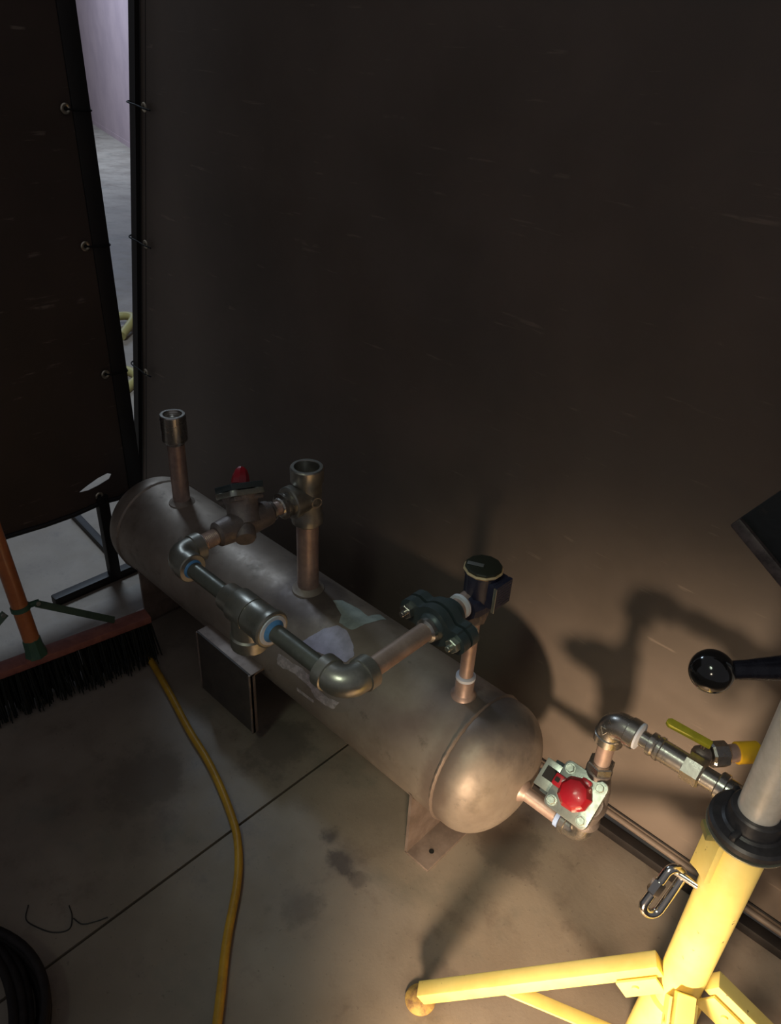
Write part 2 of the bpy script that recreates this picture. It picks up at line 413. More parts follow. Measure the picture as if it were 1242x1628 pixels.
# hem roll along the bottom, edge binding up the left side
b_ = MB(); b_.tube([(x, YC-0.004, 0.036+0.001*math.sin(x*9)) for x in [edge_x(.05)+k*(XR-edge_x(.05))/40 for k in range(41)]], 0.0085, 10)
b_.build('bottom_hem', 'hem', scr)
b_ = MB(); b_.box((0.6, YC-0.004, 0.058), 4.0, 0.004, 0.005, bev=0.001); b_.build('hem_seam', 'binding', scr)
b_ = MB()
for (z0, z1) in ((0.04, 2.25),):
    p = [(edge_x(z0)-0.004, YC-0.012), (edge_x(z0)+0.030, YC-0.012)]
    vs = []
    for z in (z0, z1):
        for dx in (-0.004, 0.030):
            for yy in (YC-0.016, YC+0.018):
                vs.append((edge_x(z)+dx, yy, z))
    b_.add(vs, [[0, 1, 3, 2], [4, 6, 7, 5], [0, 2, 6, 4], [1, 5, 7, 3], [0, 4, 5, 1], [2, 3, 7, 6]])
b_.build('edge_binding', 'binding', scr)
b_ = MB()
for dx in (0.060, 0.088):
    b_.tube([(edge_x(z)+dx, YC-0.016, z) for z in (0.05, 1.0, 2.24)], 0.0012, 6)
b_.build('stitching', 'binding', scr)
b_ = MB(); b_.cyl((edge_x(0.0)-0.01, YC+0.035, 0.0), (edge_x(2.3)-0.01, YC+0.035, 2.3), 0.016); b_.build('post', 'frame', scr)
b_ = MB(); b_.cyl((XR+0.02, YC+0.03, 0.0), (XR+0.02, YC+0.03, 2.3), 0.016); b_.build('post', 'frame', scr)
b_ = MB(); b_.cyl((edge_x(2.3)-0.02, YC+0.03, 2.29), (XR+0.03, YC+0.03, 2.29), 0.016); b_.build('top_rail', 'frame', scr)
# floor rail, runs a touch out of parallel with the tank
b_ = MB(); p0 = V((-1.3, 0.245, 0.0135)); p1 = V((2.6, 0.289, 0.0135)); d = (p1-p0).normalized(); nrm = V((-d.y, d.x, 0))
b_.box((p0+p1)/2, (p1-p0).length, 0.030, 0.027, (d, nrm, V((0, 0, 1))), bev=0.004); b_.build('floor_rail', 'frame', scr)
def grommet(c, nrm, parent):
    nrm = V(nrm)
    g = MB(); g.lathe(V(c), nrm, [(0, 0.0055), (0.002, 0.0055), (0.0035, 0.0075), (0.0035, 0.0115), (0.0015, 0.0140), (0, 0.0142)], 24, closed=True)
    return g.build('grommet', 'grommet', parent)
for (x, z) in ((-1.062, 1.499), (-1.146, 1.087), (-1.249, 0.604)):
    yy = YC-0.016
    g = grommet((x, yy, z), (0, -1, 0), scr)
    b_ = MB(); b_.tube(bez([(x+0.035, yy-0.003, z-0.006), (x+0.006, yy-0.010, z-0.002), (x-0.03, yy-0.009, z+0.003), (edge_x(z)-0.006, yy-0.006, z+0.008), (edge_x(z)-0.03, yy+0.03, z+0.010)], 6), 0.0026, 8)
    b_.build('zip_tie', 'tie', scr)

# ------------------------------------------------------------------ left welding screen
XL = -0.95
sl = thing('welding_screen', (XL, -0.7, 0), 'dark vinyl welding curtain on a black tube frame at the left, beside the broom', 'welding screen')
ye = 0.047
outline = [(-1.7, 0.335), (-1.2, 0.338), (-0.8, 0.333), (-0.44, 0.328), (-0.30, 0.318), (-0.20, 0.317), (-0.10, 0.325), (-0.04, 0.318), (ye, 0.335), (ye, 2.25), (-1.7, 2.25)]
hole = [(-0.172, 0.390), (-0.140, 0.404), (-0.10, 0.418), (-0.065, 0.424), (-0.052, 0.416), (-0.062, 0.402), (-0.10, 0.392), (-0.14, 0.386)]
tri = tessellate_polygon([[V((p[0], p[1], 0)) for p in outline], [V((p[0], p[1], 0)) for p in hole]])
b_ = MB(); b_.add([(XL, p[0], p[1]) for p in outline+hole], [list(t) for t in tri])
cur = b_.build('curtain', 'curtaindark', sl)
for p in cur.data.polygons: p.use_smooth = False
md = cur.modifiers.new('thickness', 'SOLIDIFY'); md.thickness = 0.002; md.offset = 0
b_ = MB(); b_.box((XL, ye-0.020, 1.30), 0.014, 0.052, 1.94, bev=0.003); b_.build('edge_binding', 'binding', sl)
b_ = MB(); b_.tube([(XL+0.002, p[0], p[1]) for p in outline[:9]], 0.0085, 10); b_.build('bottom_hem', 'binding', sl)
b_ = MB(); b_.cyl((XL-0.03, -1.7, 0.340), (XL-0.03, ye, 0.340), 0.017); b_.build('bottom_rail', 'frame', sl)
b_ = MB(); b_.cyl((XL-0.03, -1.7, 2.25), (XL-0.03, ye, 2.25), 0.017); b_.build('top_rail', 'frame', sl)
b_ = MB(); b_.cyl((XL-0.03, ye-0.018, 0.33), (XL-0.03, ye-0.018, 2.26), 0.017); b_.build('post', 'frame', sl)
b_ = MB(); b_.box((XL+0.0, -0.10, 0.18), 0.030, 0.038, 0.34, bev=0.004); b_.build('leg', 'frame', sl)
b_ = MB(); b_.box((XL-0.005, -0.105, 0.0165), 0.036, 0.44, 0.033, bev=0.006); b_.build('foot', 'frame', sl)
b_ = MB(); b_.box((XL-0.09, -0.76, 0.0165), 0.036, 0.30, 0.033, bev=0.006); b_.build('foot', 'frame', sl)
b_ = MB(); b_.box((XL+0.0, -0.82, 0.18), 0.030, 0.038, 0.34, bev=0.004); b_.build('leg', 'frame', sl)
for (y, z) in ((-0.001, 1.509), (-0.005, 1.157), (-0.004, 0.766), (-0.101, 0.353)):
    y -= 0.012 if z > 0.5 else 0
    g = grommet((XL+0.008 if z > .5 else XL+0.003, y-0.006, z), (1, 0, 0), sl)
    if z > 0.5:
        b_ = MB(); b_.tube(bez([(XL+0.010, y-0.008, z), (XL+0.016, y+0.02, z-0.004), (XL+0.012, ye+0.002, z-0.006), (XL-0.02, ye+0.012, z-0.004)], 6), 0.0026, 8)
        b_.build('zip_tie', 'tie', sl)
    else:
        b_ = MB(); b_.tube(bez([(XL+0.006, y-0.008, z), (XL+0.014, y+0.004, z-0.014), (XL+0.010, y+0.006, z-0.04)], 6), 0.003, 8)
        b_.build('zip_tie', 'tie', sl)
b_ = MB(); d = V((0.225, -0.019, 0)).normalized()
b_.box((-1.27, -0.022, 0.012), 0.36, 0.028, 0.024, (d, V((-d.y, d.x, 0)), V((0, 0, 1))), bev=0.003)
tag(b_.build('steel_bar', 'frame', origin=(-1.27, -0.022, 0)), 'dark flat steel bar lying on the floor under the left curtain', 'bar')

# ------------------------------------------------------------------ pressure tank
R = 0.162; ZC = 0.282; TOP = ZC+R; S0, S1 = -0.745, 0.60
tank = thing('pressure_tank', (0, 0, 0), 'horizontal bare steel pressure tank with pipework, lying on saddles before the curtain', 'tank')
def on_tank(x, deg, off=0.0):
    t = math.radians(deg); return V((x, (R+off)*math.cos(t), ZC+(R+off)*math.sin(t)))
AX = V((1, 0, 0))
b_ = MB(); b_.lathe((S0, 0, ZC), AX, [(0, R), ((S1-S0)*.25, R), ((S1-S0)*.5, R), ((S1-S0)*.75, R), (S1-S0, R)], 96)
sh = b_.build('shell', 'tank', tank, origin=(0, 0, ZC))
def head(x, s, m='tank'):
    pr = [(0, R-0.001), (0.004, R+0.0012), (0.028, R+0.001)]
    for k in range(1, 15):
        t = math.pi/2*k/14; pr.append((0.028+0.105*math.sin(t), (R+0.001)*max(math.cos(t), 1e-7)**0.92))
    b = MB(); b.lathe((x, 0, ZC), AX*s, pr, 96)
    return b.build('end_cap', m, tank, origin=(0, 0, ZC), angle=50)
head(S1, 1); head(S0, -1)
for x in (S0, S1):
    b_ = MB()
    pts = [on_tank(x+0.0006*math.sin(k*3.1), 360*k/96, 0.0005+0.0006*math.sin(k*1.7)) for k in range(96)]
    b_.tube(pts, 0.0060, 8, closed=True, flat=0.5); b_.build('weld_seam', 'tank', tank, origin=(0, 0, ZC))
# saddles: a cross plate cut round the shell and a drilled foot flange
def saddle(xs, s):
    b = MB(); w = 0.148; zt = ZC-0.055
    poly = [(-w, 0.004), (w, 0.004), (w, zt-0.005)]
    a0 = math.asin(-0.055/ R); 
    arc = []
    for k in range(17):
        t = a0-(math.pi+2*a0)*k/16
        arc.append(((R+0.001)*math.cos(t), ZC+(R+0.001)*math.sin(t)))
    poly = [(-w, 0.004), (w, 0.004), (w, arc[0][1]-0.003)]+arc+[(-w, arc[-1][1]-0.003)]
    b.prism(poly, (xs, 0, 0), V((0, 1, 0)), V((0, 0, 1)), V((1, 0, 0)), 0.008)
    sd = b.build('saddle', 'saddle', tank, origin=(xs, 0, 0))
    b = MB(); b.box((xs+s*0.034, 0, 0.004), 0.076, 2*w, 0.008, bev=0.0015)
    ft = b.build('foot_flange', 'saddle', sd)
    for y in (-w+0.045, w-0.045):
        b = MB(); b.cyl((xs+s*0.045, y, 0.0078), (xs+s*0.045, y, 0.0088), 0.0065, n=20); b.build('bolt_hole', 'hole', sd)
saddle(0.531, 1); saddle(-0.66, -1)
# nameplate bracket
b_ = MB(); b_.box((-0.119, -0.2025, 0.152), 0.246, 0.010, 0.216, bev=0.0015)
nb_ = b_.build('nameplate_bracket', 'namebracket', tank, origin=(-0.119, -0.2, 0.152))
b_ = MB(); b_.box((-0.119, -0.178, 0.257), 0.246, 0.050, 0.008, bev=0.001); b_.build('bracket_top', 'saddle', nb_)
b_ = MB(); b_.box((0.0015, -0.200, 0.152), 0.005, 0.020, 0.216, bev=0.001); b_.build('bracket_rim', 'saddle', nb_)
b_ = MB(); b_.box((-0.2395, -0.200, 0.152), 0.005, 0.020, 0.216, bev=0.001); b_.build('bracket_rim', 'saddle', nb_)

# remains of stickers, as thin sheets wrapped on the shell
def sticker(name, poly, m, off=0.0007, jit=0.0):
    pts = []
    rnd = random.Random(len(poly)+int(poly[0][1]))
    for i in range(len(poly)):
        a, c = poly[i], poly[(i+1) % len(poly)]
        for k in range(4):
            t = k/4; pts.append((a[0]+(c[0]-a[0])*t+rnd.uniform(-jit, jit), a[1]+(c[1]-a[1])*t+rnd.uniform(-jit, jit)*250))
    bm = bmesh.new()
    f = bm.faces.new([bm.verts.new((x, math.radians(d_)*R, 0)) for x, d_ in pts])
    bmesh.ops.triangulate(bm, faces=[f])
    for _ in range(2):
        bmesh.ops.subdivide_edges(bm, edges=[e for e in bm.edges if e.calc_length() > 0.012], cuts=1, use_grid_fill=False)
        bmesh.ops.triangulate(bm, faces=bm.faces)
    ex = bmesh.ops.extrude_face_region(bm, geom=list(bm.faces))
    for q in ex['geom']:
        if isinstance(q, bmesh.types.BMVert): q.co.z += off
    bm.verts.index_update()
    b = MB(); b.add([on_tank(q.co.x, math.degrees(q.co.y/R), q.co.z+0.0002) for q in bm.verts], [[q.index for q in f.verts] for f in bm.faces])
    bm.free()
    return b.build(name, m, sh, origin=(0, 0, ZC), angle=60)
o = sticker('label_remnant', [(0.111, 136.1), (0.126, 127.2), (0.142, 115.7), (0.164, 105.3), (0.196, 104.6), (0.239, 111.7), (0.262, 119.4), (0.254, 127.8), (0.216, 130.7), (0.188, 133.4), (0.159, 136.1), (0.135, 136.4)], 'label', 0.0009, 0.0012); o['label'] = 'pale lavender torn sticker patch'
o = sticker('label_remnant', [(0.087, 86.0), (0.101, 78.6), (0.152, 75.5), (0.192, 77.1), (0.195, 60.6), (0.221, 62.8), (0.217, 82.1), (0.211, 91.8), (0.205, 100.8), (0.195, 102.0), (0.161, 102.3), (0.145, 94.7)], 'label2', 0.0006, 0.0012); o['label'] = 'grey green torn sticker patch'
o = sticker('label_remnant', [(0.058, 159.4), (0.079, 157.3), (0.112, 158.2), (0.146, 155.8), (0.177, 157.6), (0.201, 162.2), (0.226, 163.3), (0.253, 163.6), (0.291, 160.4), (0.276, 169.6), (0.243, 172.7), (0.208, 172.7), (0.192, 167.5), (0.156, 165.4), (0.119, 165.4), (0.084, 168.9), (0.059, 169.5)], 'labeledge', 0.0005, 0.0022); o['label'] = 'ragged strip of sticker adhesive'
o = sticker('label_remnant', [(0.142, 177.9), (0.209, 176.8), (0.205, 180.2), (0.144, 181.2)], 'labeledge', 0.0005, 0.001); o['label'] = 'small ragged line of sticker adhesive'

Zv = V((0, 0, 1)); Yv = V((0, 1, 0)); Xv = V((1, 0, 0))
def weldolet(x, r, parent):
    b = MB(); b.lathe((x, 0, TOP-0.006), Zv, [(0, r*1.55), (0.006, r*1.5), (0.011, r*1.15), (0.016, r*1.02), (0.017, r*0.9)], 40)
    return b.build('weld_collar', 'tank', parent)
def socket_prof(L, r, ri, lip=0.003, depth=0.03):
    pr = [(0, r*0.86), (lip, r), (L-lip, r), (L, r-lip*0.8), (L, ri+0.001)]
    for k in range(9):
        z = L-0.002-k*depth/9; pr.append((z, ri+(0.0012 if k % 2 else 0)))
    pr.append((L-depth, ri*0.9)); pr.append((L-depth, 1e-6))
    return pr

# far nozzle: plain pipe with a threaded coupling
x1 = -0.602
b_ = MB(); b_.cyl((x1, 0, TOP-0.01), (x1, 0, 0.665), 0.0262, n=36)
nz = b_.build('nozzle_pipe', 'pipe', tank, origin=(x1, 0, TOP)); weldolet(x1, 0.0262, nz)
b_ = MB(); b_.lathe((x1, 0, 0.645), Zv, [(0, 0.0265), (0.008, 0.031), (0.014, 0.0375)]+[(d_+0.014, r_) for d_, r_ in socket_prof(0.083, 0.038, 0.027)[1:]], 48)
b_.build('threaded_coupling', 'stainless', nz)

# middle nozzle with tee
b_ = MB(); b_.cyl((0, 0, TOP-0.01), (0, 0, 0.672), 0.0285, n=40)
nz = b_.build('nozzle_pipe', 'pipe', tank, origin=(0, 0, TOP)); weldolet(0, 0.0285, nz)
b_ = MB()
b_.lathe((0, 0, 0.650), Zv, [(0, 0.0335), (0.006, 0.040), (0.026, 0.0405), (0.032, 0.037), (0.118, 0.037), (0.124, 0.0415)]+[(d_+0.100, r_) for d_, r_ in socket_prof(0.062, 0.0415, 0.031, depth=0.04)[2:]], 48)
b_.lathe((0, 0, 0.730), -Yv, [(0, 0.038), (0.034, 0.038), (0.040, 0.0415), (0.058, 0.0415), (0.061, 0.038), (0.061, 0.020)], 40)
tee = b_.build('tee_fitting', 'forged', nz)
b_ = MB(); b_.lathe((0, -0.060, 0.730), -Yv, [(0, 0.030), (0.010, 0.030), (0.014, 0.033), (0.022, 0.033), (0.026, 0.024), (0.030, 0.022)], 32)
b_.build('reducer_bushing', 'stainless', nz)
o_ = MB(); o_.lathe((0.0405, -0.004, 0.728), V((1, -0.25, 0)), [(0, 0.014), (0.0015, 0.014), (0.0015, 0.0115), (0, 0.0115)], 28, closed=True); o_.build('forged_ring_mark', 'stainless', tee)

# branch with refrigeration stop valve towards the front
def threaded(p0, p1, r, name, m, parent, pitch=0.004):
    p0, p1 = V(p0), V(p1); L = (p1-p0).length; k = int(L/pitch); pr = []
    for i in range(k+1):
        pr.append((L*i/k, r)); 
        if i < k: pr.append((L*(i+0.5)/k, r*0.93))
    b = MB(); b.lathe(p0, p1-p0, pr, 32); return b.build(name, m, parent)
branch = MB().cyl((0, -0.086, 0.730), (0, -0.130, 0.730), 0.0175, n=32).build('branch_pipe', 'pipe', tank, origin=(0, -0.1, 0.73))
MB().lathe((0, -0.106, 0.730), -Yv, [(0, 0.019), (0.003, 0.024), (0.010, 0.024), (0.013, 0.020)], 28).build('hex_collar', 'stainless', branch)
b_ = MB()
b_.lathe((0, -0.118, 0.730), -Yv, [(0, 0.022), (0.004, 0.029), (0.016, 0.031), (0.070, 0.034), (0.090, 0.034), (0.130, 0.031), (0.148, 0.029), (0.154, 0.022)], 44)
na_ = V((-0.50, 0.22, 0.84)).normalized()
side = na_.cross(Yv).normalized(); ub = (Yv-na_*na_.y).normalized()
b_.lathe(V((0, -0.190, 0.730)), na_, [(0, 0.040), (0.030, 0.037), (0.046, 0.038), (0.062, 0.044)], 36)
b_.box(V((0, -0.190, 0.730))+na_*0.056, 0.078, 0.078, 0.012, (ub, na_.cross(ub), na_), bev=0.004)
b_.lathe(V((0.008, -0.200, 0.730)), V((0.75, -0.45, -0.35)), [(0, 0.026), (0.034, 0.0255), (0.040, 0.022), (0.041, 1e-6)], 32)
vb = b_.build('stop_valve', 'valvebody', tank, origin=(0, -0.19, 0.73), angle=40)
def bonnet(c, nrm, u, w, h, mflange, parent, rot=0, th=0.016):
    """square bonnet flange with four bolts"""
    c, nrm, u = V(c), V(nrm).normalized(), V(u).normalized(); v = nrm.cross(u).normalized()
    rc = 0.012; poly = []
    for (sx_, sy_, a0) in ((1, 1, 0), (-1, 1, 90), (-1, -1, 180), (1, -1, 270)):
        for k in range(5):
            t = math.radians(a0+k*22.5); poly.append((sx_*(w/2-rc)+rc*math.cos(t), sy_*(h/2-rc)+rc*math.sin(t)))
    b = MB(); b.prism(poly, c, u, v, nrm, th, bev=0.0015)
    fl_ = b.build('bonnet_flange', mflange, parent)
    for sx_ in (-1, 1):
        for sy_ in (-1, 1):
            p = c+u*sx_*(w/2-0.0145)+v*sy_*(h/2-0.0145)+nrm*th/2
            b = MB(); b.lathe(p, nrm, [(0, 0.0105), (0.0015, 0.0105)], 24); b.hexnut(p+nrm*0.0015, nrm, 0.0085, 0.0075)
            b.build('bolt', 'plated', fl_, angle=20)
    return fl_
fl_ = bonnet(V((0, -0.190, 0.730))+na_*0.0685, na_, ub, 0.090, 0.086, 'plated', vb, th=0.013)
MB().prism([(-.042, -.040), (.042, -.040), (.042, .040), (-.042, .040)], V((0, -0.190, 0.730))+na_*0.084, ub, na_.cross(ub), na_, 0.014, bev=0.002).build('bonnet_cover', 'greyflange', fl_)
cp = V((0, -0.185, 0.730))+na_*0.090
b_ = MB(); b_.lathe(cp, na_+V((0.05, 0.25, 0)), [(0, 0.021), (0.008, 0.0215), (0.022, 0.0185), (0.034, 0.0135), (0.040, 0.007), (0.041, 1e-6)], 8)
b_.build('valve_cap', 'red', vb, angle=30)
nip = threaded((0, -0.270, 0.727), (0, -0.330, 0.724), 0.0195, 'threaded_nipple', 'rim_highlight_tan' if False else 'pipe', tank)
MB().lathe((0, -0.3085, 0.725), -Yv, [(0, 0.0205), (0.001, 0.0235), (0.006, 0.0235), (0.007, 0.0205)], 32).build('sealing_tape', 'tape', nip)

def elbow(c, da, db, r, L, name, m, parent, rc=None, band=0.016, lip=0.0035, bandm=None):
    """90 degree threaded elbow: legs along da and db from the corner c, collars at the mouths"""
    c, da, db = V(c), V(da).normalized(), V(db).normalized(); rc = rc or r*1.05
    pts = [c+da*(L-band*0.5)]
    for k in range(13):
        t = math.pi/2*k/12
        ctr = c+(da+db)*rc
        pts.append(ctr-db*math.cos(t)*rc-da*math.sin(t)*rc)
    pts.append(c+db*(L-band*0.5))
    b = MB(); b.tube(pts, r, 36)
    for d_ in (da, db):
        b.lathe(c+d_*(L-band), d_, [(0, r*0.98), (0.002, r+lip), (band-0.002, r+lip), (band, r+lip-0.002), (band, r*0.7)], 40)
    return b.build(name, m, parent, angle=35)

# front run with two elbows and a drop tee
e1 = elbow((0, -0.374, 0.720), Yv, Xv, 0.0300, 0.062, 'elbow', 'forged', tank, lip=0.003, band=0.025, rc=0.030)
run = MB().cyl((0.052, -0.374, 0.719), (0.500, -0.374, 0.717), 0.0178, n=36).build('run_pipe', 'darkpipe', tank, origin=(0.27, -0.374, 0.718))
MB().lathe((0.0605, -0.374, 0.719), Xv, [(0, 0.022), (0.003, 0.0215), (0.006, 0.0185)], 32).build('thread_sealant', 'bluetape', run)
b_ = MB()
b_.lathe((0.182, -0.374, 0.718), Xv, [(0, 0.0185), (0.003, 0.0285), (0.006, 0.030), (0.034, 0.031), (0.037, 0.0335), (0.041, 0.0365), (0.088, 0.0365), (0.0885, 0.0345), (0.0905, 0.0345), (0.091, 0.0365), (0.132, 0.0365), (0.136, 0.0395), (0.148, 0.0395), (0.151, 0.036), (0.151, 0.024), (0.145, 0.021)], 48)
b_.lathe((0.255, -0.374, 0.718), -Zv, [(0, 0.036), (0.052, 0.036), (0.056, 0.0395), (0.082, 0.0395), (0.086, 0.036), (0.088, 0.030), (0.088, 1e-6)], 44)
te = b_.build('drop_tee', 'forged', tank, origin=(0.255, -0.374, 0.718))
MB().lathe((0.327, -0.374, 0.718), Xv, [(0, 0.030), (0.009, 0.0245), (0.014, 0.019), (0.016, 0.018)], 32).build('thread_sealant', 'bluetape', te)
MB().lathe((0.330, -0.374, 0.718), Xv, [(0, 0.0335), (0.005, 0.0315), (0.006, 0.027)], 32).build('sealing_tape', 'tape', te)
e2 = elbow((0.5386, -0.374, 0.717), -Xv, Yv, 0.0300, 0.062, 'elbow', 'forged', tank, lip=0.003, band=0.025, rc=0.030)
MB().lathe((0.4790, -0.374, 0.717), -Xv, [(0, 0.021), (0.004, 0.0225), (0.008, 0.0185)], 32).build('thread_sealant', 'bluetape', e2)
rr_ = MB(); rr_.cyl((0.5386, -0.322, 0.717), (0.5386, -0.150, 0.720), 0.0195, n=36)
run2 = rr_.build('run_pipe', 'pipe', tank, origin=(0.5386, -0.24, 0.718))
MB().lathe((0.5386, -0.163, 0.720), Yv, [(0, 0.020), (0.004, 0.025), (0.012, 0.026), (0.016, 0.022)], 32).build('threaded_collar', 'stainless', run2)

# oval two-bolt flange union
def oval(c, th, parent, name, m):
    ux = (Xv+V((0, 0, -0.10))).normalized(); uz = ux.cross(Yv).normalized()
    a, rb, rl, waist = 0.0610, 0.0430, 0.0235, 0.0225
    def hh(x):
        hub = math.sqrt(max(rb*rb-x*x, 0)); lobe = math.sqrt(max(rl*rl-(abs(x)-a)**2, 0))
        if abs(x) > a: return lobe
        return (hub**6+lobe**6+waist**6)**(1/6) if lobe < rl*0.999 else lobe
    xs = []
    X_ = a+rl
    for k in range(61):
        xs.append(X_*math.sin(math.pi/2*(1-k/30)) if False else X_*math.cos(math.pi*k/60))
    up = [(x, hh(x)) for x in xs]
    out = up+[(x, -y) for x, y in up[::-1][1:-1]]
    b = MB(); b.prism(out, c, ux, uz, Yv, th)
    return b.build(name, m, parent, angle=30), ux
CU = V((0.5386, -0.132, 0.722))
un = MB(); un.lathe(CU+V((0, -0.018, 0)), Yv, [(0, 0.024), (0.006, 0.030), (0.018, 0.033), (0.052, 0.034), (0.074, 0.032), (0.082, 0.024)], 36)
uni = un.build('flange_union', 'greyflange', tank, origin=CU)
f1, ux = oval(CU, 0.020, uni, 'flange', 'greyflange')
f2, ux = oval(CU+V((0, 0.026, 0.001)), 0.020, uni, 'flange', 'greyflange')
for s in (-1, 1):
    p = CU+ux*s*0.0610
    b_ = MB(); b_.cyl(p+V((0, -0.034, 0)), p+V((0, 0.050, 0)), 0.0062, n=20, bev=0.001)
    b_.hexnut(p+V((0, -0.010, 0)), -Yv, 0.0155, 0.013); b_.hexnut(p+V((0, 0.036, 0)), Yv, 0.0155, 0.012)
    b_.build('bolt', 'stainless' if s < 0 else 'plated', uni, angle=20)
MB().cyl(CU+V((0, 0.055, 0.002)), CU+V((0, 0.112, 0.006)), 0.021, n=32).build('nipple', 'pipe', uni)
MB().lathe(CU+V((0, 0.072, 0.004)), Yv, [(0, 0.0215), (0.001, 0.0265), (0.009, 0.0265), (0.010, 0.0215)], 32).build('sealing_tape', 'tape', uni)

# near nozzle: coupling, riser, tee and relief valve
xn = 0.5386
b_ = MB(); b_.cyl((xn, 0, TOP-0.01), (xn, 0, 0.700), 0.0158, n=32); nz = b_.build('riser_pipe', 'pipe', tank, origin=(xn, 0, TOP))
b_ = MB(); b_.lathe((xn, 0, TOP-0.004), Zv, [(0, 0.030), (0.004, 0.0295), (0.010, 0.0235), (0.014, 0.0215), (0.052, 0.0215), (0.0545, 0.0195), (0.0545, 0.015)], 40)
b_.build('welded_coupling', 'pipe', nz)
MB().lathe((xn, 0, TOP+0.048), Zv, [(0, 0.0175), (0.001, 0.0225), (0.008, 0.0225), (0.011, 0.0165)], 36).build('sealing_tape', 'tape', nz)
b_ = MB()
b_.lathe((xn, 0.004, 0.655), Zv, [(0, 0.018), (0.006, 0.025), (0.018, 0.028), (0.056, 0.030), (0.070, 0.030)], 8)
b_.lathe((xn, 0.004, 0.690), V((0.3, -1, 0.0)), [(0, 0.026), (0.030, 0.026), (0.034, 0.022)], 32)
vt = b_.build('valve_tee', 'valvebody', nz, angle=25)
rv = MB()
rv.lathe((xn+0.004, 0.0, 0.712), Zv, [(0, 0.028), (0.012, 0.033), (0.036, 0.034), (0.040, 0.036), (0.082, 0.036), (0.086, 0.038), (0.100, 0.038)], 12)
rv.lathe((xn+0.002, -0.004, 0.728), V((0, -1, 0.0)), [(0, 0.033), (0.022, 0.032), (0.030, 0.028), (0.040, 0.027)], 10)
rv.box((xn+0.034, 0.008, 0.765), 0.026, 0.054, 0.062, bev=0.006)
relief = rv.build('relief_valve', 'navy', tank, origin=(xn, 0, 0.71), angle=28); RV = [relief]
b_ = MB(); b_.lathe((xn+0.004, 0.0, 0.812), Zv, [(0, 0.0375), (0.003, 0.0385), (0.005, 0.037), (0.006, 0.034), (0.006, 1e-6)], 12); b_.build('valve_top', 'navycap', relief, angle=20)
b_ = MB(); b_.box((xn-0.008, -0.012, 0.8192), 0.034, 0.011, 0.0012, (V((0.9, 0.43, 0)).normalized(), V((-0.43, 0.9, 0)).normalized(), Zv), bev=0.0005); b_.build('metal_tag', 'tagmetal', relief)
b_ = MB(); b_.lathe((xn+0.004, 0.0, 0.8060), Zv, [(-0.003, 0.0375), (0.0025, 0.0415), (0.006, 0.0395)], 12); b_.build('rim_highlight', 'rim_highlight_tan', relief, angle=20)  # bright crescent where lamp light catches the rim, built as a pale ring
pl = MB(); pl.box((xn+0.052, 0.006, 0.768), 0.010, 0.052, 0.058, bev=0.002)
plate = pl.build('rating_plate', 'navy', relief)
b_ = MB()
for k in range(7):
    zz = 0.748+k*0.007
    for j in range(5):
        b_.box((xn+0.0575, -0.012+j*0.009+0.002*math.sin(k*2+j), zz), 0.0012, 0.005, 0.0016)
b_.build('raised_marks', mat('worn_casting_marks', (0.12, 0.11, 0.17), 0.4, 0.4), plate)
b_ = MB(); b_.box((xn+0.054, -0.0225, 0.765), 0.007, 0.003, 0.060, bev=0.001); b_.build('plate_edge', 'plated', plate)
relief.location.z -= 0.010; relief.location.x += 0.004

# drain at the near end: nozzle, elbow, red-capped stop valve, riser, elbow, check valve run
tx = S1+0.028+0.105
b_ = MB(); b_.lathe((tx-0.008, 0, 0.283), Xv, [(0, 0.028), (0.008, 0.025), (0.016, 0.0185), (0.020, 0.0165), (0.150, 0.0165)], 36)
dr = b_.build('drain_pipe', 'pipe', tank, origin=(tx, 0, 0.283))
MB().lathe((0.822, 0, 0.283), Xv, [(0, 0.017), (0.001, 0.0205), (0.010, 0.0205), (0.011, 0.017)], 32).build('sealing_tape', mat('pale_blue_seal_tape', (0.34, 0.46, 0.72), 0.5), dr)
elbow((0.883, 0, 0.283), -Xv, Zv, 0.0225, 0.048, 'elbow', 'stainless', dr, lip=0.003, band=0.014)
b_ = MB()
b_.lathe((0.883, 0, 0.322), Zv, [(0, 0.022), (0.006, 0.030), (0.016, 0.030), (0.022, 0.026), (0.060, 0.034), (0.110, 0.033), (0.150, 0.026), (0.166, 0.026), (0.170, 0.020)], 36)
nd = V((0.05, -0.66, 0.75)).normalized(); ud = (Xv-nd*nd.x).normalized()
b_.lathe((0.883, 0, 0.385), nd, [(0, 0.036), (0.045, 0.034), (0.060, 0.036)], 32)
dv = b_.build('stop_valve', 'valvebody', tank, origin=(0.883, 0, 0.39), angle=40)
CB = V((0.868, -0.010, 0.397))+nd*0.064
fl_ = bonnet(CB, nd, ud, 0.096, 0.102, 'plated', dv, th=0.014)
# lower body flange behind the bonnet
MB().prism([(-.062, -.036), (.048, -.040), (.048, .040), (-.062, .036)], CB-nd*0.020-ud*0.008, ud, nd.cross(ud), nd, 0.016, bev=0.003).build('body_flange', 'greyflange', dv)
MB().prism([(-.035, -.030), (.012, -.030), (.012, .030), (-.035, .030)], CB-nd*0.008-ud*0.050, ud, nd.cross(ud), nd, 0.006, bev=0.001).build('lock_tab', 'plated', dv)
vv_ = nd.cross(ud)
MB().prism([(-.013, -.013), (.013, -.013), (.013, .013), (-.013, .013)], CB-nd*0.0045-ud*0.064+vv_*0.004, ud, vv_, nd, 0.002).build('tab_hole', 'hole', dv)
b_ = MB()
b_.lathe(CB+nd*0.007, nd, [(0, 0.032), (0.006, 0.035), (0.016, 0.034), (0.027, 0.0265), (0.031, 0.017), (0.032, 1e-6)], 9)
b_.box(CB+nd*0.018-ud*0.034+vv_*0.004, 0.030, 0.026, 0.018, (ud, vv_, nd), bev=0.005)
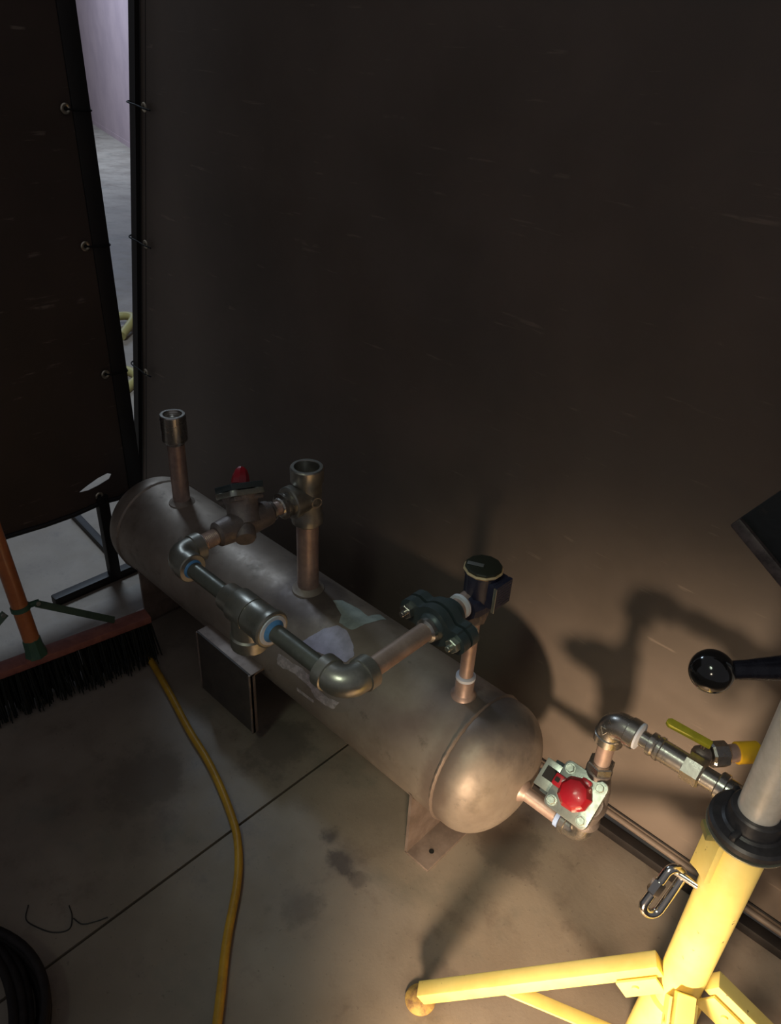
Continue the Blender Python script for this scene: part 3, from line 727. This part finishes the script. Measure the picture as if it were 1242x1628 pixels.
b_.box(CB+nd*0.018+ud*0.008+vv_*0.030, 0.022, 0.016, 0.016, (ud, vv_, nd), bev=0.005)
cap = b_.build('valve_cap', 'red', dv, angle=30)
MB().box(CB+nd*0.0276-ud*0.040+vv_*0.004, 0.009, 0.009, 0.0012, (ud, vv_, nd)).build('seal_hole', 'hole', cap)
rz = MB(); rz.cyl((0.884, 0, 0.480), (0.884, 0, 0.585), 0.0165, n=32); rz.build('riser_pipe', 'pipe', dv)
b_ = MB(); b_.hexnut((0.884, 0, 0.492), Zv, 0.027, 0.018); b_.build('hex_union', 'stainless', dv, angle=20)
e3 = elbow((0.884, 0, 0.623), -Zv, Xv, 0.0262, 0.052, 'elbow', 'stainless', tank, lip=0.0025, band=0.021, rc=0.0262)
b_ = MB(); nn = V((-0.12, -1, 0.22)).normalized(); tcen = V((0.884, 0, 0.608))+nn*0.0225; uu = Xv.cross(nn).normalized()
for k in range(3):
    a0 = math.radians(90+120*k); a1 = math.radians(90+120*(k+1)); q = lambda a: tcen+nn*0.0035+Xv*math.cos(a)*0.010+uu*math.sin(a)*0.010
    b_.tube([q(a0), q(a1)], 0.0011, 6)
b_.build('forged_mark', 'forged', e3)
# run towards the right with check valve
rp = MB(); rp.cyl((0.930, 0, 0.625), (1.110, 0, 0.625), 0.0155, n=32); run3 = rp.build('run_pipe', 'stainless', tank, origin=(1.0, 0, 0.625))
MB().lathe((0.934, 0, 0.625), Xv, [(0, 0.020), (0.002, 0.0265), (0.006, 0.0265), (0.009, 0.018)], 32).build('sealing_tape', 'tape', run3)
b_ = MB(); b_.lathe((0.958, 0, 0.625), Xv, [(0, 0.017), (0.002, 0.0225), (0.010, 0.0225), (0.014, 0.0205), (0.018, 0.0235), (0.024, 0.0235), (0.026, 0.021), (0.070, 0.0205)], 36)
b_.hexnut((1.028, 0, 0.625), Xv, 0.0265, 0.034); cv = b_.build('check_valve', 'stainless', tank, origin=(1.0, 0, 0.625), angle=25)
MB().lathe((1.062, 0, 0.625), Xv, [(0, 0.0185), (0.034, 0.0185), (0.036, 0.0165)], 32).build('collar', 'stainless', cv)
MB().lathe((1.094, 0, 0.625), Xv, [(0, 0.0175), (0.001, 0.0205), (0.008, 0.0205), (0.010, 0.0175)], 32).build('sealing_tape', 'tape', cv)
elbow((1.128, 0, 0.626), -Xv, V((0.35, 0.25, -0.9)), 0.0215, 0.040, 'elbow', 'stainless', tank, lip=0.004, rc=0.018)
# sample valve with yellow lever, branching off behind the check valve
dv2 = V((0.64, 0.76, 0.0)).normalized(); org = V((1.036, 0.048, 0.618))
b_ = MB(); b_.cyl((1.036, 0.012, 0.625), org, 0.010, n=24); b_.lathe(org-dv2*0.012, dv2, [(0, 0.012), (0.006, 0.017), (0.022, 0.018), (0.028, 0.014)], 28)
sv = b_.build('ball_valve', 'valvebody', tank, origin=org)
b_ = MB(); b_.lathe(org+dv2*0.018, dv2, [(0, 0.021), (0.004, 0.024), (0.030, 0.024), (0.034, 0.020)], 8); b_.build('hex_body', 'stainless', sv, angle=20)
b_ = MB(); b_.cyl(org+dv2*0.044, org+dv2*0.080, 0.0165, n=32); b_.build('pipe_stub', 'pipe', sv)
b_ = MB(); b_.lathe(org+dv2*0.070, dv2, [(0, 0.018), (0.001, 0.0205), (0.040, 0.0200), (0.043, 0.017), (0.043, 1e-6)], 32); b_.build('pipe_cap', 'yellowcap', sv)
MB().cyl(org, org+Zv*0.034, 0.005, n=16).build('valve_stem', 'stainless', sv)
lv = V((-0.93, -0.10, 0.05)).normalized(); lw = Zv.cross(lv).normalized()
b_ = MB(); b_.prism([(-0.012, -0.008), (0.066, -0.0095), (0.072, -0.004), (0.072, 0.004), (0.066, 0.0095), (-0.012, 0.008)], org+Zv*0.034, lv, lw, lv.cross(lw), 0.009, bev=0.002); b_.build('lever', 'yellowlever', sv)

# ------------------------------------------------------------------ yellow adjustable stand
AXS = V((1.172, -0.125, 0))
st = thing('pipe_stand', AXS, 'yellow tripod pipe stand with grey inner tube and black hand nut', 'pipe stand')
def at(z, r=0, a=0): return AXS+V((r*math.cos(a), r*math.sin(a), z))
b_ = MB(); b_.cyl(at(0.225), at(0.688), 0.0388, n=48, bev=0.002); colm = b_.build('column', 'yellow', st)
b_ = MB(); b_.lathe(at(0.020), Zv, [(0, 0.050), (0.004, 0.056), (0.205, 0.050), (0.211, 0.048), (0.213, 0.039)], 44); b_.build('lower_sleeve', 'yellow', st)
# inner tube
b_ = MB(); b_.cyl(at(0.60), at(1.16), 0.0305, n=44); b_.build('inner_tube', 'galv', st)
b_ = MB(); b_.lathe(at(0.706), Zv, [(0, 0.042), (0.001, 0.061), (0.004, 0.063), (0.013, 0.063), (0.017, 0.059), (0.018, 0.046), (0.021, 0.042), (0.044, 0.0395), (0.047, 0.037), (0.047, 0.0305)], 56)
hn = b_.build('hand_nut', 'blackrubber', st, angle=30)
b_ = MB(); b_.lathe(at(0.700), Zv, [(0, 0.038), (0, 0.0620), (0.003, 0.0640), (0.005, 0.0640), (0.006, 0.038)], 56, closed=True); b_.build('washer', 'plated', hn)
for k in range(3):
    a = math.radians(20+120*k); b_ = MB(); b_.box(at(0.727, 0.046, a), 0.026, 0.010, 0.012, (V((math.cos(a), math.sin(a), 0)), V((-math.sin(a), math.cos(a), 0)), Zv), bev=0.003); b_.build('nut_rib', 'blackrubber', hn)
# lug on the column with pin
la = math.radians(-140); lr = V((math.cos(la), math.sin(la), 0)); lt = V((-lr.y, lr.x, 0))
b_ = MB(); b_.prism([(-0.030, -0.070), (-0.004, -0.052), (0.026, -0.040), (0.026, 0.050), (-0.004, 0.050), (-0.026, 0.036)], at(0.638)+lr*0.044-lt*0.002, lt, Zv, lr, 0.010, bev=0.0015)
lug = b_.build('latch_plate', 'yellow', st)
b_ = MB(); b_.box(at(0.692)+lr*0.054-lt*0.002, 0.030, 0.024, 0.014, (lt, lr, Zv), bev=0.002); b_.build('latch_clip', 'clip', lug)
pinp = at(0.545)+lr*0.040-lt*0.010
pd = (lr*0.8-lt*0.6).normalized()
b_ = MB(); b_.cyl(pinp-pd*0.01, pinp+pd*0.040, 0.0070, n=20, bev=0.001); b_.build('pin', 'chrome', lug)
# legs, pads, braces
feet = [V((0.785, -0.375, 0)), V((1.58, 0.02, 0)), V((1.37, -0.54, 0))]
for i, ft in enumerate(feet):
    d2 = (ft-AXS); d2.z = 0; dn = d2.normalized(); top_ = AXS+dn*0.045+Zv*0.312; bot = ft+Zv*0.030-dn*0.0
    ax = (bot-top_).normalized(); sd_ = V((-dn.y, dn.x, 0)); up_ = ax.cross(sd_).normalized()
    b_ = MB(); b_.box((top_+bot)/2, (bot-top_).length, 0.032, 0.032, (ax, sd_, up_), bev=0.003)
    lg = b_.build('leg', 'yellow', st, origin=top_)
    b_ = MB(); b_.lathe(ft, Zv, [(0, 0.030), (0.002, 0.032), (0.005, 0.032), (0.007, 0.029), (0.011, 0.020), (0.014, 0.014)], 36); b_.build('foot_pad', 'pad', lg)
    b_ = MB()
    for s in (-1, 1):
        b_.box(AXS+dn*0.070+sd_*s*0.0215+Zv*0.262, 0.075, 0.005, 0.046, (ax, sd_, up_), bev=0.001)
    b_.cyl(AXS+dn*0.080+sd_*0.028+Zv*0.262, AXS+dn*0.080-sd_*0.028+Zv*0.262, 0.006, n=16)
    b_.build('leg_bracket', 'yellow', st)
    m0 = top_+(bot-top_)*0.62-up_*0.0; m1 = AXS+dn*0.055+Zv*0.040
    if up_.z < 0: up_ = -up_
    m0 = m0-up_*0.022
    bx = (m1-m0).normalized(); bu = bx.cross(sd_).normalized()
    b_ = MB(); b_.box((m0+m1)/2, (m1-m0).length+0.02, 0.028, 0.006, (bx, sd_, bu), bev=0.001); b_.build('brace', 'yellow', st)
# head plate at the top of the inner tube, and clamp bar with ball
b_ = MB(); b_.lathe(at(1.130), Zv, [(0, 0.031), (0.002, 0.040), (0.050, 0.040), (0.052, 0.036)], 40); b_.build('head_collar', 'blackplate', st)
PA, PQ, PS = V((1.028, -0.177, 1.217)), V((1.057, -0.157, 1.266)), V((1.093, -0.181, 1.177))
e_a, e_b = (PQ-PA).normalized(), (PS-PA).normalized()
e_a = (e_a-e_b*e_a.dot(e_b)*0.5).normalized(); pn = e_b.cross(e_a).normalized()
if pn.z < 0: pn = -pn
b_ = MB(); b_.prism([(0, 0), (0.20, 0), (0.20, 0.16), (0, 0.16)], PA-pn*0.006, e_b, (e_a-e_b*e_a.dot(e_b)).normalized(), pn, 0.012, bev=0.0015)
hp = b_.build('head_plate', 'blackplate', st)
eb2 = (e_a-e_b*e_a.dot(e_b)).normalized()
b_ = MB(); b_.box(PA+e_b*0.10-eb2*0.004+pn*0.002, 0.20, 0.015, 0.022, (e_b, eb2, pn), bev=0.003); b_.build('plate_lip', mat('rubbed_brown_black_steel', (0.045, 0.030, 0.028), 0.45, 0.3, (0.12, 0.085, 0.08), 40), hp)
ba = V((1.068, -0.223, 1.020)); be = V((1.172, -0.125, 1.037))
b_ = MB(); b_.sphere(ba, 0.0290, 40); ball = b_.build('ball_knob', 'blackgloss', st)
b_ = MB(); b_.tube([ba+(be-ba)*0.12, ba+(be-ba)*0.30, ba+(be-ba)*0.62, be], [0.0125, 0.0130, 0.0165, 0.0200], 24); b_.build('clamp_bar', 'blackbar', ball)

# quick link hanging on the pin
lk = MB(); tipp = pinp+pd*0.030+Zv*0.004
ld = V((-0.12, -0.60, -0.79)).normalized(); lc_ = ld.cross(V((-0.107, 0.58, -0.80))).normalized(); ls = lc_*0.75+lc_.cross(ld)*0.66; ls = (ls-ld*ls.dot(ld)).normalized()
pts = []
hl, hw = 0.031, 0.0150
for k in range(13): t = math.pi*k/12; pts.append(tipp+ld*(0.012-0.0150*math.sin(t))+ls*hw*math.cos(t))
for k in range(13): t = math.pi*k/12; pts.append(tipp+ld*(0.012+2*hl+0.0150*math.sin(t))-ls*hw*math.cos(t))
lk.tube(pts, 0.0080, 16, closed=True)
link = lk.build('quick_link', 'chrome', origin=tipp)
tag(link, 'shiny steel chain link hanging from the pin on the yellow stand', 'chain link')
nb2 = MB(); c0 = tipp+ld*(0.012+hl)-ls*hw; nb2.hexnut(c0-ld*0.012, ld, 0.0118, 0.024); nb2.build('screw_nut', 'chrome', link, angle=20)

# ------------------------------------------------------------------ push broom
br = thing('push_broom', (-0.53, -0.45, 0), 'wide push broom with orange handle and dark bristles, on the floor at left', 'broom')
p0 = V((-0.628, -0.84, 0.139)); p1 = V((-0.531, -0.200, 0.139)); d = (p1-p0).normalized(); nn = V((d.y, -d.x, 0))
b_ = MB(); b_.box((p0+p1)/2, (p1-p0).length, 0.050, 0.024, (d, nn, Zv), bev=0.004); b_.build('block', 'block', br)
L = (p1-p0).length
def tuft(b, c, lean, side, hh, r):
    for s in range(8):
        a = random.uniform(0, 6.28); o = V((math.cos(a), math.sin(a), 0))*random.uniform(0, r)
        e = c+V((0, 0, -hh+random.uniform(0, 0.008)))+lean+o*2.2+d*random.uniform(-.006, .006)
        b.tube([c+o, (c+o)*0.5+e*0.5+lean*(-0.12), e], [0.0026, 0.0028, 0.0016], 5)
kk = 0
for row in range(5):
    for i in range(19):
        t = (i+0.5)/19; rowo = (row-2)/2
        c = p0+d*(L*t+(0.008 if row % 2 else -0.008))+nn*rowo*0.023*0.9-Zv*0.011
        b = MB(); tuft(b, c, nn*(rowo*0.020+0.026)+d*random.uniform(-.004, .004), row, 0.124, 0.0095)
        b.build('bristle_tuft', 'bristle', br, angle=60); kk += 1
h0 = p0+d*(L*0.485)+Zv*0.012
import_h = V((-0.620, -0.540, 0.185))
hd = V((-0.095, -0.015, 0.60)).normalized()
b_ = MB(); b_.lathe(h0+Zv*-0.004, hd, [(0, 0.032), (0.010, 0.030), (0.030, 0.0262), (0.056, 0.0252), (0.058, 0.023)], 8); b_.build('handle_socket', 'green', br, angle=25)
b_ = MB(); b_.cyl(h0+hd*0.03, h0+hd*1.35, 0.0225, n=32, bev=0.004); b_.build('handle', 'handle', br)
b_ = MB(); ck = h0+hd*0.150; b_.lathe(ck, hd, [(0, 0.0235), (0.001, 0.0262), (0.014, 0.0262), (0.015, 0.0235)], 28)
b_.box(ck+d*0.036+hd*0.007, 0.03, 0.012, 0.014, (d, nn, Zv), bev=0.002); b_.build('brace_clamp', 'green', br)
for s in (-1, 1):
    e0 = ck+d*s*0.04+hd*0.006; e1 = h0+d*s*0.235-nn*0.018+Zv*0.003
    b_ = MB(); ax = (e1-e0).normalized(); w_ = ax.cross(V((0.6, 0.1, 0.75))).normalized(); b_.box((e0+e1)/2, (e1-e0).length, 0.022, 0.003, (ax, w_, ax.cross(w_)), bev=0.0005)
    b_.build('brace_strap', 'greenstrap', br)
    b_ = MB(); b_.hexnut(ck+d*s*0.046+hd*0.008-nn*-0.006, nn, 0.007, 0.006); b_.build('wing_nut', 'plated', br)

# ------------------------------------------------------------------ hoses, cable
pts = [(-0.62, -0.20, 0.0105), (-0.50, -0.235, 0.0105), (-0.442, -0.247, 0.0105), (-0.300, -0.278, 0.0105), (-0.16, -0.312, 0.0105), (-0.04, -0.335, 0.0105), (0.061, -0.362, 0.0105), (0.165, -0.398, 0.0105), (0.229, -0.429, 0.0105), (0.31, -0.489, 0.0105), (0.412, -0.594, 0.0105), (0.531, -0.702, 0.0105), (0.66, -0.83, 0.0105), (0.80, -1.0, 0.0105)]
b_ = MB(); b_.tube(bez(pts, 8), 0.0100, 14)
tag(b_.build('air_hose', 'hoseyellow', origin=(0.1, -0.37, 0)), 'yellow air hose curving over the floor from under the broom', 'hose')
b_ = MB(); pts = [(-2.2, 0.45, 0.014), (-2.45, 0.80, 0.014), (-2.60, 0.95, 0.014), (-2.95, 0.90, 0.014), (-3.3, 1.05, 0.02), (-3.50, 1.30, 0.05), (-3.40, 1.40, 0.06), (-3.2, 1.2, 0.03)]
b_.tube(bez(pts, 8), 0.028, 12)
tag(b_.build('air_hose', 'hosefar', origin=(-2.6, 0.95, 0)), 'pale yellow hose on the bright floor seen through the slit between curtains', 'hose')
cb = thing('cable_coil', (0.17, -1.165, 0), 'coil of dark cable on the floor in the bottom left corner', 'cable')
for k in range(9):
    rr0 = 0.255-0.013*(k % 4)-0.004*random.random(); zz = 0.011+0.019*(k//3)+0.004*(k % 3)
    ph = random.random()*6
    b_ = MB(); b_.tube([(0.17+(rr0+0.010*math.sin(3*t+ph))*math.cos(t), -1.165+(rr0+0.010*math.sin(3*t+ph))*math.sin(t), zz+0.004*math.sin(2*t+ph)+0.002) for t in [2*math.pi*i/72 for i in range(72)]], 0.0095, 10, closed=True)
    b_.build('cable_loop', 'cable', cb)
b_ = MB(); b_.tube(bez([(0.026, -0.857, 0.0015), (0.055, -0.875, 0.0015), (0.09, -0.865, 0.0015), (0.125, -0.845, 0.0015), (0.141, -0.818, 0.0015), (0.118, -0.80, 0.0015), (0.09, -0.793, 0.0015)], 8), 0.0014, 6)
b_.tube(bez([(0.125, -0.80, 0.0015), (0.150, -0.793, 0.0015), (0.165, -0.770, 0.0015), (0.175, -0.745, 0.0015)], 8), 0.0014, 6)
tag(b_.build('wire_offcut', 'wire', origin=(0.1, -0.83, 0)), 'thin curled dark wire lying on the floor above the cable coil', 'wire')
